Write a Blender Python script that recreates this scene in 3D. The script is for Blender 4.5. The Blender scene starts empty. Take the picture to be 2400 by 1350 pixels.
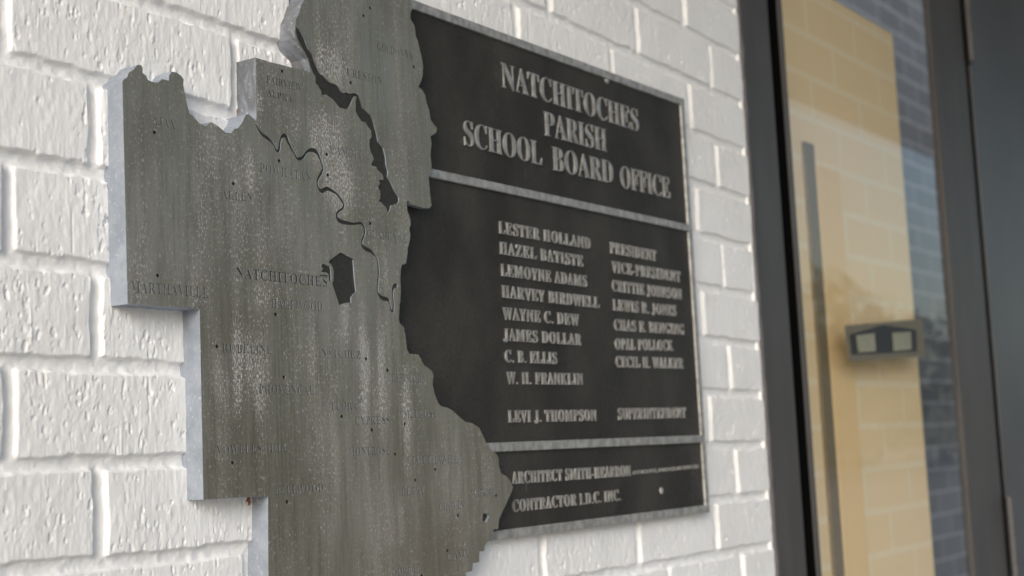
import bpy, bmesh, math, random
import numpy as np
from mathutils import Matrix, Vector
from mathutils.geometry import delaunay_2d_cdt

# ------------------------------------------------------------------ scene, camera, light
S = bpy.context.scene
COL = S.collection
EYE = 1.40                 # eye height above the porch floor
DIST = 0.8083              # eye to wall face
AX = Vector((0.55788338, 0.0650076, 0.82736942))      # wall direction seen from the lens (right, down, ahead)
AU = Vector((-0.04865871, -0.99265041, 0.11080384))   # up
AN = Vector((0.82849168, -0.10207435, -0.55061998))   # out of the wall
cam = bpy.data.cameras.new('camera'); camo = bpy.data.objects.new('camera', cam); COL.objects.link(camo)
def to_world(v): return Vector((v.dot(AX), -v.dot(AN), v.dot(AU)))
R = Matrix((to_world(Vector((1, 0, 0))), to_world(Vector((0, -1, 0))), to_world(Vector((0, 0, -1))))).transposed()
camo.matrix_world = Matrix.Translation((0, -DIST, EYE)) @ R.to_4x4()
cam.sensor_width = 36; cam.lens = 52.5; cam.clip_start = 0.05; cam.clip_end = 400
cam.dof.use_dof = True; cam.dof.focus_distance = 1.16; cam.dof.aperture_fstop = 7.8
S.camera = camo

W = bpy.data.worlds.new('World'); S.world = W; W.use_nodes = True
wn = W.node_tree.nodes; bg = wn['Background']
sky = wn.new('ShaderNodeTexSky'); sky.sky_type = 'NISHITA'; sky.sun_disc = False
SUN_EL, SUN_AZ = math.radians(23), math.radians(-113)   # azimuth from +Y, clockwise
sky.sun_elevation = SUN_EL; sky.sun_rotation = SUN_AZ
sky.air_density = 1.0; sky.dust_density = 2.2; sky.ozone_density = 0.6
W.node_tree.links.new(sky.outputs[0], bg.inputs[0]); bg.inputs[1].default_value = 0.10
sl = bpy.data.lights.new('sun', 'SUN'); sl.energy = 1.15; sl.angle = math.radians(30); sl.color = (0.95, 0.975, 1.0)
so = bpy.data.objects.new('sun', sl); COL.objects.link(so)
sd = Vector((math.sin(SUN_AZ) * math.cos(SUN_EL), math.cos(SUN_AZ) * math.cos(SUN_EL), math.sin(SUN_EL)))
so.rotation_euler = sd.to_track_quat('Z', 'Y').to_euler()
S.view_settings.view_transform = 'Standard'; S.view_settings.look = 'None'
S.view_settings.exposure = 0.88; S.view_settings.gamma = 1.0
S.cycles.use_denoising = True

# ------------------------------------------------------------------ helpers
def at(px, py, out=0.0):
    """a point of the photograph (2400 wide) laid on the plane 'out' metres in front of the wall: (x, z)"""
    d = Vector((px - 1200, py - 675, 3500.0))
    v = d * ((-(DIST - out)) / d.dot(AN))
    return (v.dot(AX), v.dot(AU) + EYE)
def X(px, py, out=0.0): return at(px, py, out)[0]
def Z(px, py, out=0.0): return at(px, py, out)[1]

def tag(o, label=None, cat=None, group=None, kind=None):
    if label: o['label'] = label
    if cat: o['category'] = cat
    if group: o['group'] = group
    if kind: o['kind'] = kind
    return o
def link(name, me, mats=None, parent=None):
    o = bpy.data.objects.new(name, me); COL.objects.link(o)
    for m in (mats or []): me.materials.append(m)
    if parent: o.parent = parent
    return o
def empty(name, loc):
    o = bpy.data.objects.new(name, None); COL.objects.link(o); o.location = loc; o.empty_display_size = 0.05
    return o
def part(name, me, mats, root):
    """child whose mesh is written in world coordinates"""
    o = link(name, me, mats); o.parent = root
    o.matrix_parent_inverse = Matrix.Translation(root.location).inverted()
    return o
def box_bm(bm, x0, x1, y0, y1, z0, z1, bev=0.0, seg=2):
    r = bmesh.ops.create_cube(bm, size=1.0)
    for v in r['verts']:
        v.co = Vector((x0 + (v.co.x + .5) * (x1 - x0), y0 + (v.co.y + .5) * (y1 - y0), z0 + (v.co.z + .5) * (z1 - z0)))
    if bev:
        es = list({e for v in r['verts'] for e in v.link_edges})
        bmesh.ops.bevel(bm, geom=es, offset=bev, segments=seg, affect='EDGES', profile=.6)
def mesh_of(bm, name, smooth=False):
    me = bpy.data.meshes.new(name); bm.to_mesh(me); bm.free()
    if smooth:
        for p in me.polygons: p.use_smooth = True
    return me
def box(name, x0, x1, y0, y1, z0, z1, bev=0.0):
    bm = bmesh.new(); box_bm(bm, x0, x1, y0, y1, z0, z1, bev); return mesh_of(bm, name)

class NT:
    def __init__(s, name):
        s.m = bpy.data.materials.new(name); s.m.use_nodes = True
        s.t = s.m.node_tree; s.n = s.t.nodes; s.b = s.n['Principled BSDF']
        s.tc = s.n.new('ShaderNodeTexCoord').outputs['Object']
        g = s.n.new('ShaderNodeNewGeometry'); s.pos = g.outputs['Position']
    def l(s, a, b): s.t.links.new(a, b)
    def put(s, sock, v):
        if hasattr(v, 'is_output'): s.l(v, sock)
        else: sock.default_value = v
    def mapped(s, scale, loc=(0, 0, 0), rot=(0, 0, 0)):
        m = s.n.new('ShaderNodeMapping'); m.inputs['Scale'].default_value = scale
        m.inputs['Location'].default_value = loc; m.inputs['Rotation'].default_value = rot
        s.l(s.pos, m.inputs['Vector']); return m.outputs[0]
    def noise(s, scale, loc=(0, 0, 0), detail=3, rough=.55, dist=0.0):
        n = s.n.new('ShaderNodeTexNoise'); n.inputs['Scale'].default_value = 1.0
        n.inputs['Detail'].default_value = detail; n.inputs['Roughness'].default_value = rough
        n.inputs['Distortion'].default_value = dist
        s.l(s.mapped(scale, loc), n.inputs['Vector']); return n.outputs['Fac']
    def voro(s, scale, loc=(0, 0, 0), rnd=1.0):
        n = s.n.new('ShaderNodeTexVoronoi'); n.inputs['Scale'].default_value = 1.0
        n.inputs['Randomness'].default_value = rnd
        s.l(s.mapped(scale, loc), n.inputs['Vector']); return n.outputs['Distance'], n.outputs['Color']
    def ramp(s, f, a, b, lo=0.0, hi=1.0):
        n = s.n.new('ShaderNodeMapRange'); n.interpolation_type = 'SMOOTHSTEP'
        n.inputs[1].default_value = a; n.inputs[2].default_value = b
        n.inputs[3].default_value = lo; n.inputs[4].default_value = hi
        s.put(n.inputs[0], f); return n.outputs[0]
    def math(s, op, a, b=0.0):
        n = s.n.new('ShaderNodeMath'); n.operation = op; s.put(n.inputs[0], a); s.put(n.inputs[1], b); return n.outputs[0]
    def mix(s, f, a, b):
        n = s.n.new('ShaderNodeMix'); n.data_type = 'RGBA'
        s.put(n.inputs[0], f)
        s.put(n.inputs[6], a if hasattr(a, 'is_output') else (*a, 1)); s.put(n.inputs[7], b if hasattr(b, 'is_output') else (*b, 1))
        return n.outputs[2]
    def bump(s, h, strength=.3, dist=.001, prev=None):
        n = s.n.new('ShaderNodeBump'); n.inputs['Strength'].default_value = strength; n.inputs['Distance'].default_value = dist
        s.put(n.inputs['Height'], h)
        if prev: s.l(prev, n.inputs['Normal'])
        return n.outputs[0]
    def out(s, col=None, rough=None, metal=None, nrm=None, spec=None):
        if col is not None: s.put(s.b.inputs['Base Color'], col if hasattr(col, 'is_output') else (*col, 1))
        if rough is not None: s.put(s.b.inputs['Roughness'], rough)
        if metal is not None: s.put(s.b.inputs['Metallic'], metal)
        if spec is not None: s.put(s.b.inputs['Specular IOR Level'], spec)
        if nrm is not None: s.l(nrm, s.b.inputs['Normal'])
        return s.m

# ------------------------------------------------------------------ materials
def m_paint():
    t = NT('white_wall_paint')
    big = t.noise((4, 4, 6), detail=2); fine = t.noise((260, 260, 120), detail=3)
    c = t.mix(t.ramp(big, .35, .7), (.82, .828, .835), (.775, .778, .775))
    c = t.mix(t.ramp(t.noise((60, 60, 25), detail=4), .58, .75, 0, .35), c, (.62, .60, .56))
    # chips where the paint broke away against the plate and shows red clay
    chips = None
    for (px, py, o, r) in ((1, 0, 0, 0),):
        pass
    for (px, py, r) in ((567, 262, .0034), (661, 93, .0030), (436, 737, .0036), (581, 1173, .0034), (688, 158, .0024)):
        x, z = at(px, py, 0.0)
        vm = t.n.new('ShaderNodeVectorMath'); vm.operation = 'DISTANCE'
        t.l(t.mapped((1, 0, .7)), vm.inputs[0]); vm.inputs[1].default_value = (x, 0, z * .7)
        dd = t.math('ADD', vm.outputs['Value'], t.math('MULTIPLY', t.math('SUBTRACT', t.noise((420, 420, 420), detail=2), .5), .006))
        k = t.ramp(dd, r * .55, r * .9, 1, 0)
        chips = k if chips is None else t.math('MAXIMUM', chips, k)
    c = t.mix(chips, c, (.30, .095, .035))
    n = t.bump(fine, .25, .0006)
    n = t.bump(t.noise((900, 900, 420), detail=2), .18, .0003, n)
    return t.out(c, t.ramp(fine, .3, .7, .42, .6), 0, n, .4)
def m_face():
    t = NT('brushed_bronze_face')
    streak = t.noise((520, 1, 9), detail=4, rough=.6); wide = t.noise((46, 1, 5), loc=(3, 0, 1), detail=3)
    cloud = t.noise((9, 1, 7), loc=(7, 0, 2), detail=3)
    c = t.mix(t.ramp(streak, .3, .7), (.248, .226, .168), (.345, .320, .250))
    c = t.mix(t.ramp(wide, .4, .72, 0, .28), c, (.44, .395, .315))
    c = t.mix(t.ramp(t.noise((5, 1, 4), loc=(1, 0, 6), detail=3), .42, .66, 0, .55), c, (.47, .43, .36))
    c = t.mix(t.ramp(cloud, .45, .7, 0, .45), c, (.195, .16, .105))
    mot = t.noise((110, 1, 16), loc=(9, 0, 3), detail=5, rough=.65)
    c = t.mix(t.ramp(mot, .34, .52, .35, 0), c, (.19, .17, .125)); c = t.mix(t.ramp(mot, .52, .72, 0, .4), c, (.43, .405, .345))
    # lime spots left by rain: fine speckle gathered in vertical runs
    run = t.ramp(t.noise((34, 1, 4.2), loc=(1.3, 0, .4), detail=4, rough=.62), .47, .66)
    patch = t.ramp(t.noise((16, 1, 11), loc=(4.1, 0, 3.3), detail=3), .42, .62)
    dens = t.math('MULTIPLY', run, patch)
    at_ = t.n.new('ShaderNodeAttribute'); at_.attribute_name = 'lime'
    dens = t.math('MAXIMUM', t.math('MULTIPLY', dens, .5), at_.outputs['Fac'])
    grain = t.noise((900, 1, 330), loc=(2, 0, 5), detail=4, rough=.7)
    thr = t.math('SUBTRACT', .622, t.math('MULTIPLY', dens, .175))
    sp = t.ramp(t.math('SUBTRACT', grain, thr), 0.0, .05, 0, .9)
    c = t.mix(sp, c, (.50, .51, .51))
    c = t.mix(t.math('MULTIPLY', dens, .10), c, (.40, .40, .41))
    # single drops
    dist, colr = t.voro((150, 1, 95), loc=(.2, 0, .7))
    sep = t.n.new('ShaderNodeSeparateColor'); t.l(colr, sep.inputs[0])
    drop = t.math('MULTIPLY', t.ramp(dist, .10, .17, 1, 0), t.ramp(sep.outputs[0], .80, .84))
    c = t.mix(t.math('MULTIPLY', drop, .7), c, (.50, .50, .48))
    r = t.ramp(streak, .3, .7, .32, .46); r = t.math('ADD', r, t.math('MULTIPLY', dens, .2))
    n = t.bump(streak, .10, .0003); n = t.bump(sp, .2, .0002, n)
    met = t.math('MULTIPLY', .82, t.math('SUBTRACT', 1.0, t.math('MAXIMUM', sp, t.math('MULTIPLY', dens, .25))))
    return t.out(c, r, met, n, .3)
def m_side():
    t = NT('mottled_cast_edge')
    a = t.noise((70, 70, 60), detail=5, rough=.65); b = t.noise((7, 7, 4), loc=(2, 2, 2), detail=2)
    c = t.mix(t.ramp(a, .32, .7), (.25, .285, .335), (.335, .37, .43))
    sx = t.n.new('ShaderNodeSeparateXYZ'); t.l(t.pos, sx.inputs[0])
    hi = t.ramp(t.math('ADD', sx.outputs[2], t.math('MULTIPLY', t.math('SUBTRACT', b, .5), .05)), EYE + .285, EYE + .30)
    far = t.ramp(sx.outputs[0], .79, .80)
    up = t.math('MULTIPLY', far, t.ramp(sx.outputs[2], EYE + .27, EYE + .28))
    c = t.mix(t.math('MULTIPLY', up, t.ramp(t.noise((60, 60, 22), loc=(5, 1, 2), detail=4, dist=1.5), .3, .7, .95, .35)), c, (.13, .133, .142))  # upper edges farther right are darker, in mottled patches
    c = t.mix(t.ramp(t.noise((420, 420, 300), detail=2), .62, .72, 0, .6), c, (.52, .54, .58))
    return t.out(c, .55, .35, t.bump(a, .3, .0008))
def m_recess():
    t = NT('dark_patina'); a = t.noise((300, 300, 300), detail=3)
    c = t.mix(t.ramp(a, .3, .7), (.024, .023, .020), (.038, .036, .031))
    return t.out(c, .6, .2, t.bump(a, .2, .0004))
def m_field():
    t = NT('pebbled_dark_bronze')
    d, _ = t.voro((330, 1, 300)); a = t.noise((12, 1, 9), detail=4)
    fl = t.noise((600, 1, 500), loc=(3, 0, 8), detail=2)
    c = t.mix(t.ramp(a, .35, .7), (.021, .0190, .0160), (.042, .0395, .0345))
    c = t.mix(t.ramp(fl, .70, .80, 0, .5), c, (.16, .16, .15))
    run = t.math('MULTIPLY', t.ramp(t.noise((60, 1, 5), loc=(8, 0, 1), detail=3), .62, .74), t.ramp(t.noise((300, 1, 200), loc=(8, 0, 4), detail=3), .5, .66))
    c = t.mix(t.math('MULTIPLY', run, .3), c, (.20, .20, .19))
    return t.out(c, .55, 0, t.bump(d, .55, .0012), .28)
def m_raised():
    t = NT('worn_raised_bronze')
    a = t.noise((110, 1, 90), detail=4)
    c = t.mix(t.ramp(a, .35, .68), (.28, .275, .26), (.46, .455, .44))
    return t.out(c, .48, .5, t.bump(a, .2, .0006))
def m_frame():
    t = NT('dark_bronze_frame_paint')
    a = t.noise((30, 30, 5), detail=3)
    c = t.mix(t.ramp(a, .35, .7), (.060, .057, .057), (.074, .071, .071))
    c = t.mix(t.ramp(t.noise((500, 500, 500), detail=2), .74, .8, 0, .5), c, (.14, .14, .14))
    return t.out(c, .45, .0, t.bump(t.noise((350, 350, 350), detail=2), .08, .0005), .25)
def m_door():
    t = NT('charcoal_door_paint')
    a = t.noise((5, 5, 4), detail=3)
    c = t.mix(t.ramp(a, .35, .7), (.052, .054, .060), (.064, .066, .073))
    c = t.mix(t.ramp(t.noise((230, 230, 230), detail=2), .77, .81, 0, .6), c, (.2, .2, .2))
    return t.out(c, .42, .0, t.bump(t.noise((400, 400, 400), detail=2), .06, .0005), .6)
def m_plain(name, col, rough=.5, metal=0.0, spec=.5):
    t = NT(name); a = t.noise((160, 160, 160), detail=3)
    c = t.mix(t.ramp(a, .35, .7), tuple(x * .88 for x in col), tuple(min(1, x * 1.08) for x in col))
    return t.out(c, rough, metal, t.bump(a, .12, .0006), spec)
def m_brick(name, c1, c2, mor, scale=1.0):
    t = NT(name)
    cx = t.n.new('ShaderNodeSeparateXYZ'); t.l(t.pos, cx.inputs[0])
    cb = t.n.new('ShaderNodeCombineXYZ'); t.l(cx.outputs[0], cb.inputs[0]); t.l(cx.outputs[2], cb.inputs[1])
    b = t.n.new('ShaderNodeTexBrick'); t.l(cb.outputs[0], b.inputs['Vector'])
    b.inputs['Color1'].default_value = (*c1, 1); b.inputs['Color2'].default_value = (*c2, 1); b.inputs['Mortar'].default_value = (*mor, 1)
    b.inputs['Scale'].default_value = 1.0; b.inputs['Brick Width'].default_value = .205 * scale; b.inputs['Row Height'].default_value = .0675 * scale
    b.inputs['Mortar Size'].default_value = .006; b.inputs['Mortar Smooth'].default_value = .3; b.inputs['Bias'].default_value = 0
    a = t.noise((40, 40, 40), detail=4)
    c = t.mix(t.ramp(a, .3, .7, 0, .35), b.outputs['Color'], c1)
    n = t.bump(b.outputs['Fac'], -.4, .004); n = t.bump(a, .2, .002, n)
    return t.out(c, .7, 0, n, .3)
def m_glass():
    t = NT('window_glass')
    tr = t.n.new('ShaderNodeBsdfTransparent'); tr.inputs[0].default_value = (.93, .95, .94, 1)
    gl = t.n.new('ShaderNodeBsdfGlossy'); gl.inputs['Roughness'].default_value = .01
    g = t.n.new('ShaderNodeNewGeometry'); dp = t.n.new('ShaderNodeVectorMath'); dp.operation = 'DOT_PRODUCT'
    t.l(g.outputs['Incoming'], dp.inputs[0]); t.l(g.outputs['Normal'], dp.inputs[1])
    c = t.math('SUBTRACT', 1.0, t.math('ABSOLUTE', dp.outputs['Value']))
    fr = t.math('ADD', .04, t.math('MULTIPLY', .96, t.math('POWER', c, 5.0)))
    mx = t.n.new('ShaderNodeMixShader'); t.l(fr, mx.inputs[0]); t.l(tr.outputs[0], mx.inputs[1]); t.l(gl.outputs[0], mx.inputs[2])
    t.l(mx.outputs[0], t.n['Material Output'].inputs[0]); t.n.remove(t.b); return t.m
def m_ground():
    t = NT('porch_concrete'); a = t.noise((3, 3, 3), detail=6); f = t.noise((180, 180, 180), detail=3)
    c = t.mix(t.ramp(a, .3, .7), (.34, .33, .31), (.44, .43, .40))
    return t.out(c, .8, 0, t.bump(f, .3, .002), .3)
M = {k: f() for k, f in dict(paint=m_paint, face=m_face, side=m_side, recess=m_recess, field=m_field, raised=m_raised,
                             frame=m_frame, door=m_door, glass=m_glass, ground=m_ground).items()}

# ------------------------------------------------------------------ the ground
bm = bmesh.new()
for v in ((-150, -150), (150, -150), (150, 150), (-150, 150)): bm.verts.new((v[0], v[1], 0))
bm.verts.ensure_lookup_table(); bm.faces.new(bm.verts)
tag(link('ground', mesh_of(bm, 'ground'), [M['ground']]), kind='structure')

# dark woods added to darken the reflections in the glass and the polished metal
rt = np.random.RandomState(12); nt = 60
tc = np.stack([rt.uniform(-16, 75, nt), rt.uniform(-30, -22, nt), rt.uniform(2.5, 5.5, nt)], -1); tr = rt.uniform(2.2, 4.2, nt)
k = rt.randint(0, nt, 16000); dv = rt.normal(size=(16000, 3)); dv /= np.linalg.norm(dv, axis=1)[:, None]
ctr = tc[k] + dv * (tr[k] * rt.uniform(.55, 1.0, 16000) ** .6)[:, None] * np.array([1, .8, 1.15]); ctr[:, 2] = np.maximum(ctr[:, 2], .3)
ea = rt.normal(size=(16000, 3)); ea /= np.linalg.norm(ea, axis=1)[:, None]; eb = np.cross(ea, dv); eb /= np.maximum(np.linalg.norm(eb, axis=1), .05)[:, None]
sz = rt.uniform(.18, .42, 16000)[:, None]
lv = np.stack([ctr - ea * sz, ctr + eb * sz * .6, ctr + ea * sz, ctr - eb * sz * .6], 1).reshape(-1, 3)
tm = bpy.data.meshes.new('unseen_woods'); tm.from_pydata(lv.tolist(), [], np.arange(64000).reshape(-1, 4).tolist()); tm.update()
tag(link('unseen_woods', tm, [m_plain('dark_foliage', (.055, .075, .03), .6)]), 'dark green woods added across from the porch to darken reflections', 'unseen_woods', kind='stuff')

# unseen porch roof over the entrance, sized to shade the upper wall
cb = m_plain('soffit_paint', (.42, .40, .36), .7)
tag(link('porch_ceiling', box('porch_ceiling', -0.7, 16, -1.9, .0, 3.02, 3.16), [cb]), kind='structure')


# ------------------------------------------------------------------ painted brick wall, relief in the mesh
rng = np.random.RandomState(7)
def vnoise(x, z, fx, fz, seed):
    r = np.random.RandomState(seed); n = 257; g = r.rand(n, n)
    a = x * fx + 31.7; b = z * fz + 17.3
    i = np.floor(a).astype(int); j = np.floor(b).astype(int)
    u = a - i; w = b - j; u = u * u * (3 - 2 * u); w = w * w * (3 - 2 * w)
    i0, i1, j0, j1 = i % n, (i + 1) % n, j % n, (j + 1) % n
    return (g[j0, i0] * (1 - u) * (1 - w) + g[j0, i1] * u * (1 - w) + g[j1, i0] * (1 - u) * w + g[j1, i1] * u * w) - .5
KX = np.array([.410, .623, .838, 1.045, 1.247, 1.439, 1.629, 1.820])
def brick_u(x):
    u = np.interp(x, KX, np.arange(8.0))
    u = np.where(x < KX[0], (x - KX[0]) / .2148, u); u = np.where(x > KX[-1], 7 + (x - KX[-1]) / .19, u)
    L = np.interp(x, (KX[1:] + KX[:-1]) / 2, np.diff(KX)); return u, L
def wall_height(x, z):
    s = np.clip((x - .615) / 1.165, -.3, 1.1)
    cs = .0677 - .0039 * s; zb = EYE + .2793 - .0269 * s
    wob = vnoise(x, z, 30, 60, 1) * .0022 + vnoise(x, z, 130, 180, 2) * .0020
    v = (z + wob - zb) / cs; r = np.floor(v); fv = v - r
    u, L = brick_u(x + vnoise(x, z, 60, 35, 3) * .0022 + vnoise(x, z, 160, 120, 4) * .0016)
    u = u - np.where((r.astype(int) % 2) != 0, .338, 0.0)
    c = np.floor(u); fu = u - c
    db = np.minimum(fv, 1 - fv) * cs; dh = np.minimum(fu, 1 - fu) * L
    rr = .0025
    a = db - .0049; b = dh - .0050
    d = np.minimum(a, b); m = (a < rr) & (b < rr)
    d = np.where(m, rr - np.sqrt(np.maximum(rr - a, 0) ** 2 + np.maximum(rr - b, 0) ** 2), d)
    face = np.clip((d + .0005) / .0018, 0, 1); face = face * face * (3 - 2 * face)
    hsh = np.sin(c * 12.9898 + r * 78.233) * 43758.5453; hsh = hsh - np.floor(hsh)
    hs2 = np.sin(c * 39.425 + r * 11.135) * 24634.6345; hs2 = hs2 - np.floor(hs2)
    brick = (hsh - .5) * .0016 + (fu - .5) * (hs2 - .5) * .0030 + (fv - .5) * (hsh - .5) * .0014
    brick += vnoise(x, z, 24, 40, 5) * .0010
    brick += vnoise(x, z, 560, 120, 6) * .00022 + vnoise(x, z, 210, 130, 7) * .00040 + vnoise(x, z, 700, 600, 13) * .00016 + np.clip(vnoise(x, z, 330, 110, 12) - .2, 0, 1) * .0005
    mort = -.0031 + vnoise(x, z, 150, 150, 8) * .0009 + vnoise(x, z, 420, 420, 9) * .00035
    cond = np.minimum(np.abs(db) / .0049, np.abs(dh) / .0050); mort = mort - .0010 * (1 - np.clip(cond, 0, 1) ** 2)
    return brick * face + mort * (1 - face), face
def blobs(H, F, xs, zs, n, neg=False, seed=3, k=1.0):
    r = np.random.RandomState(seed)
    cx = r.uniform(xs[0], xs[-1], n); cz = r.uniform(zs[0], zs[-1], n)
    gx, gz = np.meshgrid(xs, zs); N = vnoise(gx, gz, 900, 620, 31) * .9 + vnoise(gx, gz, 420, 260, 32) * .8
    clump = vnoise(cx, cz, 26, 34, 11 + seed)
    keep = r.rand(n) < np.clip(.55 + clump * 1.5, .08, 1)
    for x, z in zip(cx[keep], cz[keep]):
        sx = .0005 + .0012 * r.rand() ** 2.0; sz = sx * r.uniform(.9, 2.9); h = r.uniform(.35, 1.0) * sx * .60 * k
        if r.rand() < .06: sx *= 1.7; sz *= 1.4; h *= 1.3
        lean = r.uniform(-.16, .16)
        i0, i1 = np.searchsorted(xs, (x - 2.2 * sx, x + 2.2 * sx)); j0, j1 = np.searchsorted(zs, (z - sz * 1.15, z + sz * 1.15))
        if i1 <= i0 or j1 <= j0: continue
        dz = (zs[j0:j1, None] - z) / sz; dx = (xs[None, i0:i1] - x - lean * (zs[j0:j1, None] - z)) / (sx * (1 - .35 * dz))
        q = np.clip((1 - dx * dx - dz * dz + N[j0:j1, i0:i1]) * 1.9, 0, 1) * (dx * dx + dz * dz < 1.4); q = q * q * (3 - 2 * q)
        H[j0:j1, i0:i1] += (-h if neg else h) * q * F[j0:j1, i0:i1]
def grid_mesh(V, T, xs, zs, base):
    nx, nz = len(xs), len(zs)
    idx = np.arange(nx * nz).reshape(nz, nx) + base
    T.append(np.stack([idx[:-1, :-1], idx[:-1, 1:], idx[1:, 1:], idx[1:, :-1]], -1).reshape(-1, 4))
WX0, WX1, FX0, FZ0, FZ1 = -1.1, 1.787, .52, EYE - .27, EYE + .64
def steps(a, b, d): return np.linspace(a, b, max(2, int(round((b - a) / d)) + 1))
fine_x = np.concatenate([steps(FX0, .92, .00075)[:-1], steps(.92, 1.25, .0011)[:-1], steps(1.25, WX1, .0015)])
fine_z = steps(FZ0, FZ1, .00085)
coarse_x = steps(WX0, FX0, .008); Vs, Ts, base = [], [], 0
def add_patch(xs, zs, fine):
    global base
    gx, gz = np.meshgrid(xs, zs); H, F = wall_height(gx, gz)
    if fine:
        r = np.random.RandomState(41)
        for _ in range(170):      # thin drawn ridges of the extruded brick
            x = r.uniform(xs[0], xs[-1]); z = r.uniform(zs[0], zs[-1]); ln = r.uniform(.008, .028); w = r.uniform(.0005, .0009)
            i0, i1 = np.searchsorted(xs, (x - 4 * w, x + 4 * w)); j0, j1 = np.searchsorted(zs, (z - ln, z + ln))
            if i1 > i0 and j1 > j0:
                e = np.exp(-((xs[None, i0:i1] - x) / w) ** 2) * np.clip((1 - np.abs(zs[j0:j1, None] - z) / ln) * 4, 0, 1)
                H[j0:j1, i0:i1] += r.choice((-1, 1)) * r.uniform(.0003, .0007) * e * F[j0:j1, i0:i1]
        blobs(H, F, xs, zs, 5000, seed=3, k=.55); blobs(H, F, xs, zs, 46000, True, seed=5)
    Vs.append(np.stack([gx, -H, gz], -1).reshape(-1, 3)); grid_mesh(Vs, Ts, xs, zs, base); base += gx.size
add_patch(fine_x, fine_z, True)
allx = np.concatenate([coarse_x[:-1], steps(FX0, WX1, .008)])
add_patch(allx, steps(0.0, FZ0, .008), False); add_patch(allx, steps(FZ1, 3.0, .008), False)
add_patch(coarse_x, steps(FZ0, FZ1, .008), False)
V = np.concatenate(Vs); T = np.concatenate(Ts)
# end face of the wall at the door frame and the outer end
def fast_mesh(name, V, T):
    me = bpy.data.meshes.new(name); me.vertices.add(len(V)); me.vertices.foreach_set('co', V.astype(np.float32).ravel())
    me.loops.add(T.size); me.loops.foreach_set('vertex_index', T.astype(np.int32).ravel())
    me.polygons.add(len(T)); me.polygons.foreach_set('loop_start', np.arange(0, T.size, 4, dtype=np.int32))
    me.polygons.foreach_set('use_smooth', np.ones(len(T), dtype=bool)); me.update(calc_edges=True); return me
wall = empty('brick_wall', (.4, .1, 0))
tag(wall, 'white painted brick wall with rough drip-marked paint carrying the bronze plaques', 'wall')
part('brickwork', fast_mesh('brickwork', V, T), [M['paint']], wall)
part('wall_core', box('wall_core', WX0, WX1 - .001, .009, .24, 0, 3.0), [M['paint']], wall)
bm = bmesh.new(); box_bm(bm, WX1 - .004, WX1, .0005, .0088, 0, 3.0)
part('wall_end', mesh_of(bm, 'wall_end'), [M['paint']], wall)

# ------------------------------------------------------------------ lettering: serif capitals as loops of points
def serif(s): return ''.join(chr(0x1D400 + ord(c) - 65) if 'A' <= c <= 'Z' else c for c in s)
def text_mesh(body, thin=0.0, track=1.0, res=3):
    c = bpy.data.curves.new('lettering', 'FONT'); c.body = serif(body); c.offset = thin; c.space_character = track; c.resolution_u = res
    o = bpy.data.objects.new('lettering', c); COL.objects.link(o); bpy.context.view_layer.update()
    dg = bpy.context.evaluated_depsgraph_get()
    me = bpy.data.meshes.new_from_object(o.evaluated_get(dg), depsgraph=dg)
    bpy.data.objects.remove(o); bpy.data.curves.remove(c); return me
def text_loops(body, p0, p1, cap_px, out, thin=0.0, track=1.0, res=3):
    """loops of letters fitted between two baseline points of the photograph; cap height in its pixels at p0"""
    me = text_mesh(body, thin, track, res)
    co = np.array([v.co[:2] for v in me.vertices]); cnt = {}
    for p in me.polygons:
        vs = list(p.vertices)
        for a, b in zip(vs, vs[1:] + vs[:1]):
            k = (min(a, b), max(a, b)); cnt[k] = cnt.get(k, 0) + 1
    adj = {}
    for (a, b), n in cnt.items():
        if n == 1: adj.setdefault(a, []).append(b); adj.setdefault(b, []).append(a)
    seen, loops = set(), []
    for s0 in adj:
        if s0 in seen: continue
        lp = [s0]; seen.add(s0); cur = s0
        while True:
            nx = [q for q in adj[cur] if q not in seen]
            if not nx: break
            cur = nx[0]; seen.add(cur); lp.append(cur)
        if len(lp) > 2: loops.append(co[lp])
    bpy.data.meshes.remove(me)
    A, B = at(*p0, out), at(*p1, out); hz = Z(p0[0], p0[1] - cap_px, out) - A[1]
    x0, x1 = co[:, 0].min(), co[:, 0].max(); CAP = .69
    res_ = []
    for lp in loops:
        f = (lp[:, 0] - x0) / (x1 - x0)
        res_.append(np.stack([A[0] + f * (B[0] - A[0]), A[1] + f * (B[1] - A[1]) + lp[:, 1] / CAP * hz], -1))
    return res_
def inside(px, pz, loop):
    x0, z0 = loop[:, 0], loop[:, 1]; x1, z1 = np.roll(x0, -1), np.roll(z0, -1)
    c = np.zeros(len(px), bool)
    for a, b, d, e in zip(x0, z0, x1, z1):
        if b == e: continue
        m = (b > pz) != (e > pz); c ^= m & (px < (d - a) * (pz - b) / (e - b) + a)
    return c

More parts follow.
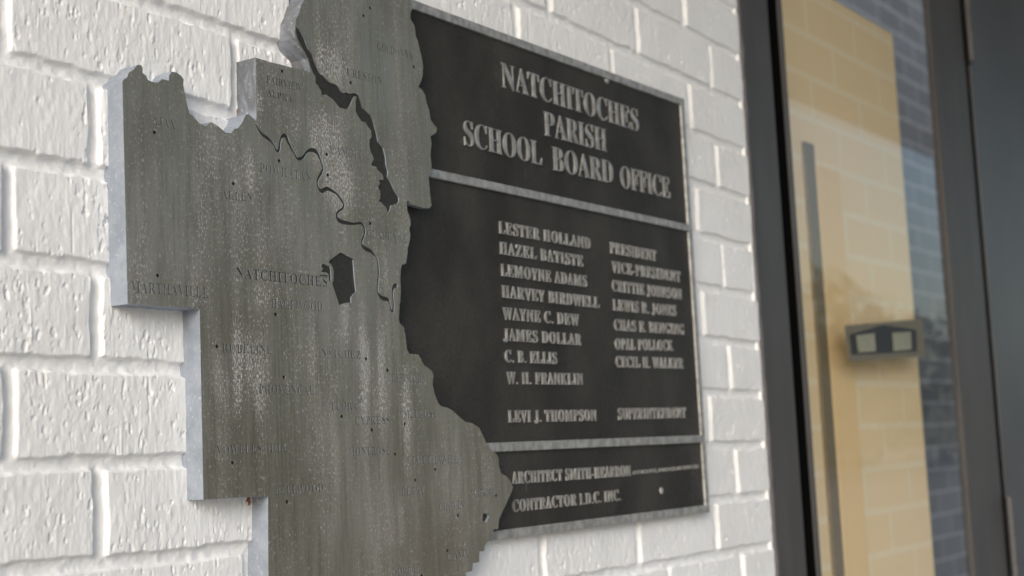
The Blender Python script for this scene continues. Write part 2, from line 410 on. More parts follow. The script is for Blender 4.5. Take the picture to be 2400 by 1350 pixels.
# ------------------------------------------------------------------ tracings (pixels of the 2400 wide photograph)
MAP_OUT = 0.0172
OUTLINE = [(286.7,191.9),(288.9,187),(298,181.5),(301.9,170.4),(313,163),(320.4,153.7),(326,151.5),(331.5,153.7),(334,159),(334,170.4),(342.6,177.8),(346.3,187),(355.6,191.7),(368.5,194),(374,190.7),(379.6,185.2),(396.3,188.9),(396.3,177.8),(402.8,167.6),(414.8,170.4),(424,176.9),(430.6,186),(429.6,198),(435,227.8),(440.7,253.7),(444.4,266.7),(451,270.5),(469,290),(482,295.5),(495,286),(511,295.5),(529,311),(542,312),(550,301.8),(557.4,300.7),(568,287),(575.5,269.6),(583,267),(592,276),(600.5,284),(601,249),(599.8,190),(598.5,134.6),(640,147),(693,161),(730,170.7),(724,153.3),(719.5,137.3),(708.7,120),(699,103.7),(692.5,88),(690.5,74),(692,59.3),(693,46.3),(702,29.6),(706,13),(713,0),(722,-22),(744,-40),(760,-70),(800,-84),(828,-72),(870,-92),(905,-70),(950,-62),(958,-30),(963.9,0),(966.7,18.5),(962,31.5),(962,44.4),(971.3,59.3),(974,83.3),(979.6,96.3),(984.3,118.5),(989.8,140.7),(992,157.4),(990.7,177.8),(985,194.4),(980.6,203.7),(988.9,209.3),(996.3,222.2),(999.6,240.7),(1006,259),(1009,280),(1024.4,300.7),(1022,311),(1009,319),(1011.5,337),(1009,363),(1011.5,389),(1011.5,402),(1003.7,409.6),(1006,430),(1009,461.5),(1011.5,482),(1006,488.5),(985.5,485),(965,479.6),(957,469),(953.4,472),(954.4,492.6),(958,503),(962,515),(962.6,527),(959,536),(961.5,546),(961,560),(956,580),(954,600),(952,617),(942,621),(939,633),(938.5,655),(939.5,672),(938.5,706),(936,716),(935,748),(937,757),(946.7,766.7),(950.8,790),(954.4,821),(960,829),(971,829.5),(981,831),(988,844.4),(994,856),(1003,862),(1012,869),(1016,880),(1014,900),(1019.3,924.8),(1026,943),(1032,950.7),(1050.4,956),(1062,963),(1073.7,974),(1091.9,989.6),(1107.4,992.2),(1123,1002.6),(1130.7,1018),(1141,1041.5),(1151.5,1054.4),(1164.4,1064.8),(1169,1075),(1169,1091),(1174.8,1109),(1187.8,1116.7),(1195.6,1127),(1203,1142.6),(1185.2,1184),(1170,1216),(1168,1239.8),(1157,1241),(1150.6,1260),(1136,1280.6),(1134.6,1291.6),(1123.6,1292.3),(1123,1317),(1108.3,1320),(1106.9,1338),(1092.3,1342),(1091.6,1352),(1080,1356),(1078,1390),(1040,1420),(960,1440),(629.5,1446),(629,1350),(628.4,1163.3),(560,1165.5),(477,1171),(472.5,950),(468.2,724),(380,717.5),(299.2,712.2),(293,450)]
LAKE = [(694.2,62),(700.4,68),(706.7,76.9),(713.8,91.1),(722.7,114.2),(733.3,129.3),(736.9,142.7),(744,158.7),(750.2,172.9),(758.2,178.2),(767.1,188.9),(774.2,194.2),(786.7,197.8),(792.9,203.1),(800.9,215.6),(807.1,218.8),(812.4,216.4),(818.7,219.5),(827.6,218.2),(836.4,219.9),(841.9,226.4),(847.3,241.5),(850.5,253.3),(862.3,265.1),(869.8,270.5),(875.2,282.3),(883.8,316.7),(887,331.7),(898.8,346.7),(904.2,368.2),(905.3,387.6),(910,402.6),(908.5,414.4),(916,426.2),(923.5,443.4),(935.3,462.8),(935.8,472.4),(932.1,477.1),(917,481),(913.9,495),(910.6,498.6),(907.4,495),(905.3,487.5),(899.9,481),(894.5,474.6),(891.3,473),(888.5,478.9),(887,472.4),(891.3,464.9),(891.3,447.7),(885.9,440.2),(887,435.9),(891.3,429.5),(887,421.9),(897.7,421.5),(898.8,415.5),(895.6,408),(884.9,398.3),(881.6,390.8),(870.9,387.6),(870.9,383.3),(876.3,372.5),(868.7,355.3),(865.5,340.3),(866.6,326.3),(870.9,322),(869.8,305.9),(862.3,297.3),(856.9,286.6),(847.3,284.4),(837.6,269.4),(833.3,258.7),(834.4,249),(833.3,241.5),(836.1,227.4),(832.2,225.2),(827.9,230.7),(821.5,246.9),(816.1,254.4),(810.7,256.1),(800,253.3),(793.8,251.1),(786.7,240.4),(779.6,232.4),(770.7,226.2),(763.6,220.9),(756.4,222.7),(753.8,222.7),(752.9,213.8),(745.8,201.3),(739.6,194.2),(739.6,180),(733.6,170.7),(727.5,155),(723,138),(713,120),(704,104),(697.7,90),(694.2,77)]
HEX = [(798.1,591.3),(829.5,608.2),(828.3,610.3),(831.3,650.6),(834.9,684.4),(827.2,691.5),(823,697.5),(823.6,708.1),(821.8,710.5),(815.9,708.7),(804,711.7),(795.7,715.9),(778.5,663.7),(782.1,657.8),(782.1,636.4),(779.1,624.5),(774.4,617.4),(771.1,616.8),(771.4,610.9)]
POND = [(753.6,621),(756,619.2),(761.3,618.6),(766.7,622.2),(772.6,624),(776.2,634),(776.5,645.9),(776.2,657.2),(771.8,661.9),(771.1,655.4),(770.2,645.9),(769,641.1),(763.7,638.2),(753.6,637.6),(753.6,634.6),(757.2,631.1),(756,627.5),(753.6,626.9)]
BAR = [(749.5,643.3),(769,646),(769,648.9),(749.5,646.2)]
SHIELD = [(1132.6,1203.3),(1142.2,1204),(1146.7,1210.7),(1139.3,1224.8),(1131,1219.6)]
RIVER = [(598.5,291),(606,302),(616,315.5),(630,326),(641,338),(648,351.5),(652.5,354),(655.5,346),(657,332),(660,322),(666,317.5),(671,320),(677,335),(685,350),(692,362),(698,372),(706,371.5),(712,367),(718,358),(725,352.5),(734,352),(742,356),(748,366),(754,381),(757.5,393),(755,403),(748,415),(744.5,425),(746,437),(751,446),(757,447),(767,442),(778,447),(790,455),(799,467),(806,478),(804.5,487),(796,494),(790,503),(792,513),(799,519),(815,523),(830,524.5),(845,523),(852,529),(855.5,540),(854,552),(849,565),(850,576),(857,583),(869,588.5),(877,596),(883,605),(886.5,620),(887.5,640),(886,665),(885,680),(888,690),(895,698),(904,701),(911,703),(914,712),(916,724),(920,730),(922.5,724),(922,705),(921,690),(921.5,677),(925,670),(932,669.5)]
DOTS = [(851.7,36.7),(867.4,18.7),(970,156.8),(661.3,166.9),(821.7,193.6),(653.9,376.9),(765.8,361.8),(768.3,410.7),(361.9,310.4),(546.8,430.4),(867.5,523.5),(645.7,736.8),(369.1,645.8),(508,812),(664.9,884.3),(857.8,841),(908.1,867.8),(800.5,976),(871.4,1007.5),(948.6,993.3),(925.9,1064.2),(544.6,1084.7),(672.2,1176.2),(1020,1099.6),(972.6,1125.3),(1162.7,1161.4),(1073.3,1208.5),(1048.5,1290.5),(988.3,1349)]
TOWNS = [('GOLDONNA',(884.8,117.7),(967.1,141),20),('CRESTON',(814,177.6),(896.7,200),19.5),('FAIRVIEW',(625.3,194),(707.3,215.3),18),('ALPHA',(626.7,224.4),(685.3,240.7),17),
 ('AJAX',(356.9,290),(412.9,304.2),20.4),('ALLEN',(520.4,465),(594.2,474),20.4),('POWHATAN',(609.6,403.8),(730.5,426.4),22),('CAMPTI',(774.6,358.4),(848.3,373.5),19.5),('CLARENCE',(861.8,555.8),(955,569.5),18.7),
 ('NATCHITOCHES',(553.9,650.2),(768.5,672.7),24.6),('HAGEWOOD',(636.2,721.3),(756.6,730.1),22),('MARTHAVILLE',(307.3,684.2),(489.4,698.6),26),('ROBELINE',(522,826),(638,830),21.5),('PROVENCAL',(607.3,922),(738,925.3),21.3),
 ('NATCHEZ',(753.9,836.3),(845.8,841),19.5),('BERMUDA',(918.8,894.5),(1000,895.5),19),('FLORA',(777.6,960.9),(838.7,960.5),19),('CYPRESS',(833.6,995.5),(914.2,993.6),20),('MELROSE',(947,980.2),(1025,978.5),19.5),
 ('MONTROSE',(817.9,1068.8),(915.5,1065.4),20),('VOWELLS MILL',(508.3,1066.4),(675.7,1058.7),22.5),('BELLWOOD',(645.5,1160),(758.7,1153),21),('CLOUTIERVILLE',(956.3,1088.8),(1085.9,1084.8),19),('DERRY',(942.2,1161.1),(996.3,1157.4),19),
 ('CHOPIN',(1029.6,1197.4),(1088.9,1191.5),19),('MARCO',(1103,1164.8),(1157,1160.4),17),('E AVIL',(1049,1315.6),(1102,1303.7),18),('GORUM',(920.6,1350),(981.8,1343.8),17)]

def smooth_path(p, n=3):
    p = np.array(p, float); q = np.vstack([2 * p[0] - p[1], p, 2 * p[-1] - p[-2]]); o = []
    for i in range(1, len(q) - 2):
        for t in np.arange(n) / n:
            a, b, c, d = q[i - 1], q[i], q[i + 1], q[i + 2]
            o.append(.5 * ((2 * b) + (c - a) * t + (2 * a - 5 * b + 4 * c - d) * t * t + (3 * b - a - 3 * c + d) * t ** 3))
    o.append(p[-1]); return np.array(o)
def to_plane(loop, out): return np.array([at(a, b, out) for a, b in loop])
# river as a ribbon of real width
rp = to_plane(smooth_path(RIVER, 3), MAP_OUT); tn = np.gradient(rp, axis=0); tn /= np.linalg.norm(tn, axis=1)[:, None]
nr = np.stack([-tn[:, 1], tn[:, 0]], -1); ii = np.arange(len(rp))
wd = .00135 + .00055 * np.sin(ii * .33) * np.sin(ii * .11 + 1); wd *= np.clip(.35 + ii / 14, 0, 1)
river_loop = np.vstack([rp + nr * wd[:, None], (rp - nr * wd[:, None])[::-1]])
rs = np.random.RandomState(2)
dot_loops = []
for a, b in DOTS:
    x, z = at(a, b, MAP_OUT); th = np.linspace(0, 2 * math.pi, 14, endpoint=False); r = rs.uniform(.0013, .0016)
    dot_loops.append(np.stack([x + r * np.cos(th), z + r * np.sin(th)], -1))
outline = to_plane(OUTLINE, MAP_OUT)
def sub(loop, jit, seed):    # break long traced chords with a little hand-cut unevenness
    r = np.random.RandomState(seed); o = []
    for a, b in zip(loop, np.roll(loop, -1, 0)):
        n = max(1, int(np.linalg.norm(b - a) / .004)) if np.linalg.norm(b - a) < .04 else 1
        for k in range(n): o.append(a + (b - a) * k / n + (r.normal(0, jit, 2) if k else 0))
    return np.array(o)
outline = sub(outline, .00015, 4)
# groups of holes: (loops, depth, kind)
holes = [([to_plane(LAKE, MAP_OUT)], .0011, 'lake'), ([to_plane(HEX, MAP_OUT)], .0011, 'lake'), ([to_plane(POND, MAP_OUT)], .0009, 'lake'),
         ([to_plane(SHIELD, MAP_OUT)], .0022, 'lake'), ([river_loop], .0009, 'river'), ([to_plane(BAR, MAP_OUT)], .0004, 'letter')]
holes += [([d], .0015, 'dot') for d in dot_loops]
for w, a, b, h in TOWNS:
    holes.append((text_loops(w, a, b, h, MAP_OUT, thin=-.004 if w in ('NATCHITOCHES', 'FAIRVIEW', 'ALPHA') else -.010, track=1.1), .00042 if w in ('NATCHITOCHES', 'FAIRVIEW', 'ALPHA') else .00036, 'letter' if w in ('NATCHITOCHES', 'FAIRVIEW', 'ALPHA') else 'worn'))
pts, edges = [], []
def push(loop):
    k = len(pts); n = len(loop); pts.extend([Vector((float(a) * 1000, float(b) * 1000)) for a, b in loop])
    edges.extend([(k + i, k + (i + 1) % n) for i in range(n)])
push(outline)
for g, _, _ in holes:
    for lp in g: push(lp)
# a grid of loose points so that the face can carry the lime deposits as a vertex mask
lo, hi = outline.min(0), outline.max(0)
gx, gz = np.meshgrid(np.arange(lo[0], hi[0], .0032), np.arange(lo[1], hi[1], .0042))
gx = gx + np.where(np.arange(gx.shape[0]) % 2, .0016, 0)[:, None]
gm = inside(gx.ravel(), gz.ravel(), outline)
pts.extend([Vector((float(a) * 1000, float(b) * 1000)) for a, b in zip(gx.ravel()[gm], gz.ravel()[gm])])
cv, ce, cf, _, _, _ = delaunay_2d_cdt(pts, edges, [], 0, 1e-5)
cv = np.array([(v[0], v[1]) for v in cv]) / 1000; tri = np.array([f for f in cf if len(f) == 3])
cen = cv[tri].mean(1); level = np.full(len(tri), -1, int)
level[inside(cen[:, 0], cen[:, 1], outline)] = 0
for gi, (g, dep, kd) in enumerate(holes):
    par = np.zeros(len(tri), bool)
    for lp in g:
        lo, hi = lp.min(0), lp.max(0); m = np.where((cen[:, 0] > lo[0]) & (cen[:, 0] < hi[0]) & (cen[:, 1] > lo[1]) & (cen[:, 1] < hi[1]))[0]
        if len(m): par[m] ^= inside(cen[m, 0], cen[m, 1], lp)
    level[par & (level >= 0)] = gi + 1
depth_of = [0.0] + [h[1] for h in holes]; kind_of = ['front'] + [h[2] for h in holes]
MAP_BACK = .0108
parts_v = {'plate': ([], [], {}), 'lake': ([], [], {}), 'river': ([], [], {})}; plate_mat = []
def vid(key, v, y):
    vs, fs, d = parts_v[key]; k = (int(v), round(y, 6))
    if k not in d: d[k] = len(vs); vs.append((cv[v][0], y, cv[v][1]))
    return d[k]
emap = {}
for ti, t in enumerate(tri):
    L = level[ti]
    a, b, c = t
    area = (cv[b][0] - cv[a][0]) * (cv[c][1] - cv[a][1]) - (cv[c][0] - cv[a][0]) * (cv[b][1] - cv[a][1])
    t = (a, b, c) if area > 0 else (a, c, b)     # counter-clockwise seen from the front
    for p, q in zip(t, t[1:] + t[:1]): emap.setdefault((min(p, q), max(p, q)), []).append((L, p, q))
    if L < 0: continue
    kd = kind_of[L]; key = kd if kd in ('lake', 'river') else 'plate'; y = -(MAP_OUT - depth_of[L])
    parts_v[key][1].append(tuple(vid(key, v, y) for v in t))
    if key == 'plate': plate_mat.append(0 if L == 0 else (3 if kind_of[L] == 'worn' else 2))
for k, lst in emap.items():
    if len(lst) == 1: lst = lst + [(-1, lst[0][2], lst[0][1])]
    (La, pa, qa), (Lb, pb, qb) = lst[:2]
    ya = -MAP_BACK if La < 0 else -(MAP_OUT - depth_of[La]); yb = -MAP_BACK if Lb < 0 else -(MAP_OUT - depth_of[Lb])
    if La == Lb or abs(ya - yb) < 1e-7: continue
    if ya < yb: hi, lo, p, q, out_ = ya, yb, pa, qa, Lb
    else: hi, lo, p, q, out_ = yb, ya, pb, qb, La
    parts_v['plate'][1].append((vid('plate', p, hi), vid('plate', p, lo), vid('plate', q, lo), vid('plate', q, hi)))
    plate_mat.append(2 if out_ >= 0 and kind_of[out_] == 'dot' else 1)
def py_mesh(name, vs, fs):
    me = bpy.data.meshes.new(name); me.from_pydata(vs, [], fs); me.update(); return me
x0, z0 = at(620, 900, 0)
mp = empty('map_plate', (x0, 0, z0))
tag(mp, 'weathered bronze parish map plate with engraved town names, stepped left edge and dark inlaid lakes', 'map plate')
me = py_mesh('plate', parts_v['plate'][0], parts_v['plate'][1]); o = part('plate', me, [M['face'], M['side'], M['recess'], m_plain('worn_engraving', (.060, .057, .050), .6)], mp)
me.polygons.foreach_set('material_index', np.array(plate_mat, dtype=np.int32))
pv = np.array(parts_v['plate'][0]); lime = np.zeros(len(pv))
for (px, py, rx, ry, k) in ((735, 130, 30, 75, .6), (775, 150, 45, 70, 1.0), (745, 60, 26, 90, .45), (760, 330, 65, 100, .9), (720, 290, 45, 75, .8), (592, 400, 14, 90, 1.0), (655, 480, 14, 80, .6), (800, 430, 55, 90, .95),
                            (575, 880, 80, 140, 1.0), (640, 690, 65, 75, .6), (530, 560, 24, 90, .45), (880, 860, 48, 200, 1.1), (815, 760, 42, 140, .65), (900, 620, 32, 130, .6), (960, 960, 17, 140, .9), (610, 240, 24, 50, .75),
                            (740, 830, 42, 120, .45), (930, 1220, 65, 120, .55), (560, 1110, 42, 65, .55), (630, 1260, 24, 130, .5), (385, 560, 60, 130, .3), (850, 170, 60, 60, .5), (1060, 1250, 40, 70, .4), (690, 860, 60, 120, .4)):
    x, z = at(px, py, .02); wx = abs(at(px + rx, py, .02)[0] - x); wz = abs(at(px, py + ry, .02)[1] - z)
    d = np.hypot((pv[:, 0] - x) / wx, (pv[:, 2] - z) / wz); e = np.clip((1.3 - d) / 1.0, 0, 1)
    lime = np.maximum(lime, k * e)
runs = vnoise(pv[:, 0], pv[:, 2], 95, 9, 21) + .6 * vnoise(pv[:, 0], pv[:, 2], 210, 22, 22)
lime = np.clip(lime * np.clip(.66 + 1.2 * runs, .15, 1.1), 0, .72); lime = np.maximum(lime, .42 * np.clip(.55 + runs, 0, 1))
me.attributes.new('lime', 'FLOAT', 'POINT').data.foreach_set('value', lime.astype(np.float32))
part('river', py_mesh('river', parts_v['river'][0], parts_v['river'][1]), [M['recess']], mp)
# lakes: one part per recess
def islands(vs, fs):
    par = list(range(len(vs)))
    def f(a):
        while par[a] != a: par[a] = par[par[a]]; a = par[a]
        return a
    for t in fs:
        for v in t[1:]: par[f(v)] = f(t[0])
    g = {}
    for t in fs: g.setdefault(f(t[0]), []).append(t)
    return g.values()
for fs in islands(parts_v['lake'][0], parts_v['lake'][1]):
    used = sorted({v for t in fs for v in t}); re = {v: i for i, v in enumerate(used)}
    part('lake', py_mesh('lake', [parts_v['lake'][0][v] for v in used], [tuple(re[v] for v in t) for t in fs]), [M['recess']], mp)
# back block between the plate and the bricks, stopping short of the school plaque
XCUT = X(800, 500, .01)
def clip(loop, xc):
    o = []
    for a, b in zip(loop, np.roll(loop, -1, 0)):
        if a[0] <= xc: o.append(a)
        if (a[0] <= xc) != (b[0] <= xc): o.append(a + (b - a) * (xc - a[0]) / (b[0] - a[0]))
    return np.array(o)
cl = clip(outline, XCUT); n = len(cl)
vs = [(a, -MAP_BACK, b) for a, b in cl] + [(a, .012, b) for a, b in cl]
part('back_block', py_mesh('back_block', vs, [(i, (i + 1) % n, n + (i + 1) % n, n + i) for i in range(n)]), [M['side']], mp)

# ------------------------------------------------------------------ school board plaque
PO = .010; FIELD = .0072
PT, PB = Z(1602, 231.3, PO), Z(1663.5, 1196, PO); PB = (PB + Z(1148, 1274.5, PO)) / 2
PR = X(1633, 715, PO) + .0015; PL = X(800, 500, PO) + .003
IR = PR - .0095; IT = PT - .0088; IB = PB + .0088; IL = PL + .0095
pq = empty('school_plaque', ((PL + PR) / 2, 0, PB))
tag(pq, 'dark bronze dedication plaque with raised serif lettering listing names beside the door', 'plaque')
part('backing_field', box('backing_field', PL + .002, PR - .002, -FIELD, .010, PB + .002, PT - .002), [M['field']], pq)
bm = bmesh.new()
box_bm(bm, PL, PR, -PO, .010, IT, PT, .0012); box_bm(bm, PL, PR, -PO, .010, PB, IB, .0012)
box_bm(bm, IR, PR, -PO + .0003, .0098, PB + .0006, PT - .0006, .0012); box_bm(bm, PL, IL, -PO + .0003, .0098, PB + .0006, PT - .0006, .0012)
part('rim', mesh_of(bm, 'rim'), [M['raised']], pq)
D1 = ((Z(1614.3, 527.5, PO) + Z(1050, 401.2, PO)) / 2, (Z(1616.4, 546.3, PO) + Z(1050, 418.7, PO)) / 2)
D2 = ((Z(1642.8, 1019.6, PO) + Z(1141.9, 1038.3, PO)) / 2, (Z(1642.8, 1036.8, PO) + Z(1156.7, 1060.3, PO)) / 2)
for u, l in (D1, D2):
    part('divider', box('divider', IL - .002, IR + .002, -PO - .0004, -FIELD + .001, l, u, .0010), [M['raised']], pq)
def raised(body, p0, p1, cap, thin=0.0, h=.0016, slot='raised_lettering', track=1.0):
    me = text_mesh(body, thin, track, 3); co = np.array([v.co[:] for v in me.vertices])
    out = FIELD + h; A, B = at(*p0, out), at(*p1, out); hz = Z(p0[0], p0[1] - cap, out) - A[1]
    x0, x1 = co[:, 0].min(), co[:, 0].max()
    f = (co[:, 0] - x0) / (x1 - x0); Xw = A[0] + f * (B[0] - A[0]); Zw = A[1] + f * (B[1] - A[1]) + co[:, 1] / .69 * hz
    fs = [tuple(p.vertices) for p in me.polygons]; bpy.data.meshes.remove(me)
    n = len(co); cnt = {}
    fs2 = []
    for t in fs:
        a, b, c = [(Xw[i], Zw[i]) for i in t[:3]]
        if (b[0] - a[0]) * (c[1] - a[1]) - (c[0] - a[0]) * (b[1] - a[1]) < 0: t = t[::-1]
        fs2.append(t)
        for p, q in zip(t, t[1:] + t[:1]): cnt.setdefault((min(p, q), max(p, q)), []).append((p, q))
    cx = Xw; vs = [(Xw[i], -out, Zw[i]) for i in range(n)] + [(Xw[i], -FIELD + .0006, Zw[i]) for i in range(n)]
    for k, l in cnt.items():
        if len(l) == 1: p, q = l[0]; fs2.append((p, n + p, n + q, q))
    o = part(slot, py_mesh(slot, vs, fs2), [M['raised']], pq); return o
TITLE = [('NATCHITOCHES',(1178.3,204),(1498.2,308.7),59),('PARISH',(1278.2,316.9),(1424,356.4),57),('SCHOOL',(1090.7,339.3),(1272,388.2),59),('BOARD',(1297.7,398.4),(1439.1,431),56),('OFFICE',(1457.5,439.1),(1572.4,465.6),52)]
LINES = [('LESTER HOLLAND',(1171.3,546.4),(1385.3,583.9)),('HAZEL BATISTE',(1173.4,594.9),(1368.2,625.5)),('LEMOYNE ADAMS',(1176.2,646.3),(1377.1,672.4)),('HARVEY BIRDWELL',(1178.7,696.8),(1406.5,722.5)),
 ('WAYNE C. DEW',(1180.7,748.2),(1358.8,763.2)),('JAMES DOLLAR',(1182.7,797.9),(1364.1,809.3)),('C. B. ELLIS',(1186.4,848.8),(1307,852.9)),('W. H. FRANKLIN',(1189.7,899.8),(1368.2,901.8)),('LEVI J. THOMPSON',(1193.7,990.2),(1399.5,986.1)),
 ('PRESIDENT',(1432.1,593.3),(1540.1,612.4)),('VICE-PRESIDENT',(1436.2,638.1),(1596.4,661.3)),('CRITTIE JOHNSON',(1437.4,682.5),(1599.2,702.1)),('LEWIS R. JONES',(1439,727.4),(1586.2,740.8)),('CHAS E. BENGING',(1442.3,774.2),(1605.3,784.8)),
 ('OPAL POLLOCK',(1444.4,819.5),(1578.8,822.3)),('CECIL H. WALKER',(1446.4,861),(1603.3,863.9)),('SUPERINTENDENT',(1451.3,983.3),(1609.4,979.2)),
 ('ARCHITECT SMITH-HEARRON',(1202.6,1134.4),(1479.8,1115.4)),('CONTRACTOR I.D.C. INC.',(1204.1,1200.4),(1456,1172.9))]
for w, a, b, h in TITLE: raised(w, a, b, h, -.007)
for w, a, b in LINES: raised(w, a, b, 29 if a[0] < 1400 else 27, -.001, track=1.16)
raised('ASSOCIATES, PROJECT ARCHITECTS', (1484.2, 1112.4), (1638.3, 1096.7), 9, 0.0, .0012)
for a, b in ((1422, 188), (1550, 1150)):
    x, z = at(a, b, FIELD); bm = bmesh.new()
    bmesh.ops.create_uvsphere(bm, u_segments=14, v_segments=8, radius=.0042, matrix=Matrix.Translation((x, -FIELD, z)) @ Matrix.Diagonal((1, .45, 1, 1)))
    part('screw_head', mesh_of(bm, 'screw_head', True), [M['raised']], pq)

# ------------------------------------------------------------------ storefront frame, side light, door
def py_mesh_q(name, xa, xb, y, za, zb):
    me = bpy.data.meshes.new(name); me.from_pydata([(xa, y, za), (xb, y, za), (xb, y, zb), (xa, y, zb)], [], [(0, 1, 2, 3)]); me.update(); return me
H = 2.75
FX_A = 1.7985; FX_B = X(1852, 680, 0); GX0 = X(1880, 680, 0); SX0 = (X(2185, 0, 0) + X(2286, 1350, 0)) / 2
GAP = (X(2275.5, 150, 0) + X(2356, 1161, 0)) / 2; SX1 = GAP - .015; DX0 = GAP + .014
rubber_shade = m_plain('black_rubber_and_shade', (.005, .005, .005), .9, 0, 0.0)  # black for the gasket, and for shade painted into gaps
steel = m_plain('dull_hinge_steel', (.10, .10, .105), .45, .3)
caulk = m_plain('grey_caulk', (.115, .107, .112), .5)
fr = empty('entrance_frame', ((FX_A + SX1) / 2, .05, 0))
tag(fr, 'dark bronze metal entrance frame holding a tall narrow glass side pane', 'door frame')
part('jamb', box('jamb', FX_A, FX_B, .004, .11, 0, H, .002), [M['frame']], fr)
part('jamb_stop', box('jamb_stop', FX_B + .0002, FX_B + .010, .010, .11, 0, H, .001), [M['frame']], fr)
part('gasket', box('gasket', FX_B + .0104, GX0, .0085, .11, 0, H, .001), [rubber_shade], fr)
part('glazing_bead', box('glazing_bead', GX0 + .0002, X(1889, 680, 0), .0062, .0110, .118, H - .098, .001), [M['frame']], fr)
part('mullion', box('mullion', SX0, SX1, .004, .0150, 0, H, .002), [M['frame']], fr)
part('sill', box('sill', GX0, SX0, .006, .11, 0, .12, .003), [M['frame']], fr)
part('head', box('head', GX0, SX0, .006, .11, H - .1, H, .003), [M['frame']], fr)
part('glass_pane', py_mesh_q('glass_pane', GX0 - .004, SX0 + .004, .0115, .118, H - .098), [M['glass']], fr)
part('joint_gap', box('joint_gap', WX1 + .0003, FX_A - .0004, .0065, .09, 0, H), [rubber_shade], fr)
# ragged bead of caulk between bricks and frame
bm = bmesh.new(); r = random.Random(5); prev = None; z = 0.0; k = 0
while z < H:
    cx = 1.7972 + r.uniform(-.0010, .0010); rad = .0048 + r.uniform(-.0010, .0012)
    ring = [bm.verts.new((cx + rad * math.cos(t), .0035 - rad * .9 * math.sin(t), z)) for t in np.linspace(math.pi, 0, 7)]
    if prev:
        for i in range(6): bm.faces.new((prev[i], prev[i + 1], ring[i + 1], ring[i]))
    prev = ring; z += .016
part('caulk_bead', mesh_of(bm, 'caulk_bead', True), [caulk], fr)
dr = empty('metal_door', (DX0, .05, 0))
tag(dr, 'charcoal painted metal door with slim hinges at the right edge of the photo', 'door')
part('door_leaf', box('door_leaf', DX0, DX0 + .95, .004, .05, .01, H - .05, .002), [M['door']], dr)
part('gap_shade', box('gap_shade', SX1 + .0003, DX0 - .0003, .0056, .05, 0, H), [rubber_shade], dr)  # black strip paints the darkness of the open door gap
for zt, zb in ((Z(2285, 150, 0) + .16, Z(2280, 150, 0)), (Z(2356, 1165, 0), Z(2356, 1165, 0) - .16)):
    h = None
    bm = bmesh.new(); n = 5
    for i in range(n):
        a = zb + (zt - zb) * i / n + .0004; b = zb + (zt - zb) * (i + 1) / n - .0004
        bmesh.ops.create_cone(bm, cap_ends=True, segments=18, radius1=.0072, radius2=.0072, depth=b - a, matrix=Matrix.Translation((GAP, -.004, (a + b) / 2)))
    h = part('hinge', mesh_of(bm, 'hinge', False), [steel], dr)
    bm = bmesh.new(); box_bm(bm, GAP - .029, GAP + .052, .0015, .0038, zb, zt, .0004)
    lf = part('hinge_leaf_shade', mesh_of(bm, 'hinge_leaf_shade'), [rubber_shade], dr); lf.parent = h  # leaf made black to paint the shaded slot beside the barrel
    lf.matrix_parent_inverse = Matrix.Translation(dr.location).inverted()

# ------------------------------------------------------------------ what stands behind the glass
tan = m_brick('tan_with_brick_reflection', (.90, .69, .42), (.905, .70, .44), (.92, .78, .56))  # pale brick lines painted in for masonry mirrored in the glass
slate = m_brick('slate_reflected_brick', (.12, .125, .14), (.16, .17, .19), (.34, .35, .37), 1.25)
t_ = NT('golden_board'); tan_wood = t_.out(t_.mix(t_.noise((30, 30, 3), detail=2), (.88, .62, .32), (.92, .66, .36)), .6)
TY = .050
TXR = (X(2090, 80, -TY) + X(2195, 1350, -TY)) / 2; TTOP = Z(2080, 72, -TY)
tw = empty('tan_panel', (TXR - .5, TY, 0))
tag(tw, 'tan panel with painted-in brick reflection close behind the glass side pane', 'panel')
part('panel_body', box('panel_body', 1.93, TXR, TY, TY + .05, 0, TTOP, .004), [tan], tw)
sx0, sx1 = X(1925, 650, -TY), X(1985, 700, -TY)
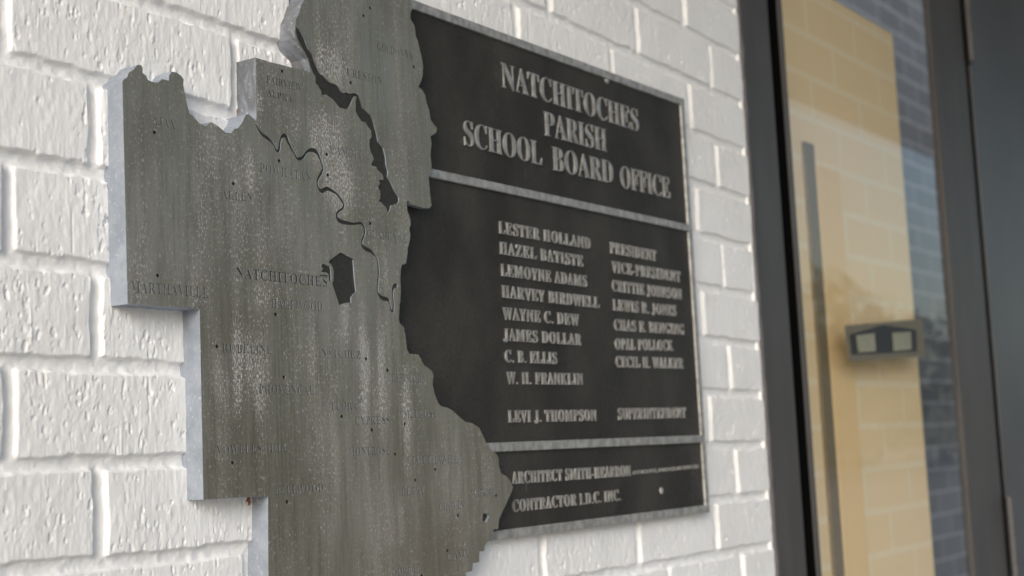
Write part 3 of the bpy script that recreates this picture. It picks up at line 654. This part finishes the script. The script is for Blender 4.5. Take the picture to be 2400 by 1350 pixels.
part('wooden_strip', box('wooden_strip', sx0, sx1, TY - .004, TY - .0005, .3, Z(1950, 400, -TY), .002), [tan_wood], tw)
PY = .0445; px0, px1 = X(1886, 342, -PY), X(1908, 342, -PY)
ps = box('wooden_batten', px0, px1, PY, PY + .005, 0, Z(1900, 336, -PY), .001)
tag(link('wooden_batten', ps, [m_plain('dull_brown_wood', (.21, .165, .105), .7)]), 'dull brown upright wooden batten against the tan panel behind the glass', 'batten')
iw = box('reflection_wall', 1.9, 8.5, 1.05, 1.2, 0, 3.2)  # added wall, standing in for outdoor brick mirrored in the glass
tag(link('reflection_wall', iw, [slate]), 'added slate grey brick wall behind the glass side pane, imitating a reflection', 'wall')
# small tilted sticker on the pane
GY = .0112
sg = empty('glass_sticker', (X(2075, 797, -GY), GY, Z(2075, 797, -GY)))
tag(sg, 'small beige sticker with black gabled emblem and two pale squares on the glass pane', 'sticker')
def flat_poly(name, pxs, y, mat):
    P2 = [at(a, b, -y) for a, b in pxs]; n = len(P2)
    vs = [(a, y, b) for a, b in P2] + [(a, y + .0006, b) for a, b in P2]
    fs = [tuple(range(n)), tuple(range(2 * n - 1, n - 1, -1))] + [(i, n + i, n + (i + 1) % n, (i + 1) % n) for i in range(n)]
    bm = bmesh.new(); me = py_mesh(name, vs, fs); bm.from_mesh(me); bmesh.ops.recalc_face_normals(bm, faces=bm.faces); bm.to_mesh(me); bm.free()
    return part(name, me, [mat], sg)
flat_poly('backing', [(1979.8,763.1),(2160.7,746.8),(2170.5,834.8),(1989.6,847.8)], .0106, m_plain('beige_vinyl', (.15, .135, .095), .6))
flat_poly('emblem', [(1992,784.3),(2071,761.5),(2147.7,772.9),(2149.3,823.4),(1997.8,831.5)], .0098, m_plain('black_vinyl', (.02, .02, .02), .5, 0, .3))
pale = m_plain('pale_vinyl', (.27, .275, .20), .6)
flat_poly('square', [(2007.5,785.9),(2049.9,781),(2053.2,823.4),(2012.4,826.7)], .0090, pale)
flat_poly('square', [(2092.3,780.2),(2134.6,777.8),(2136.3,818.5),(2095.5,823.4)], .0090, pale)
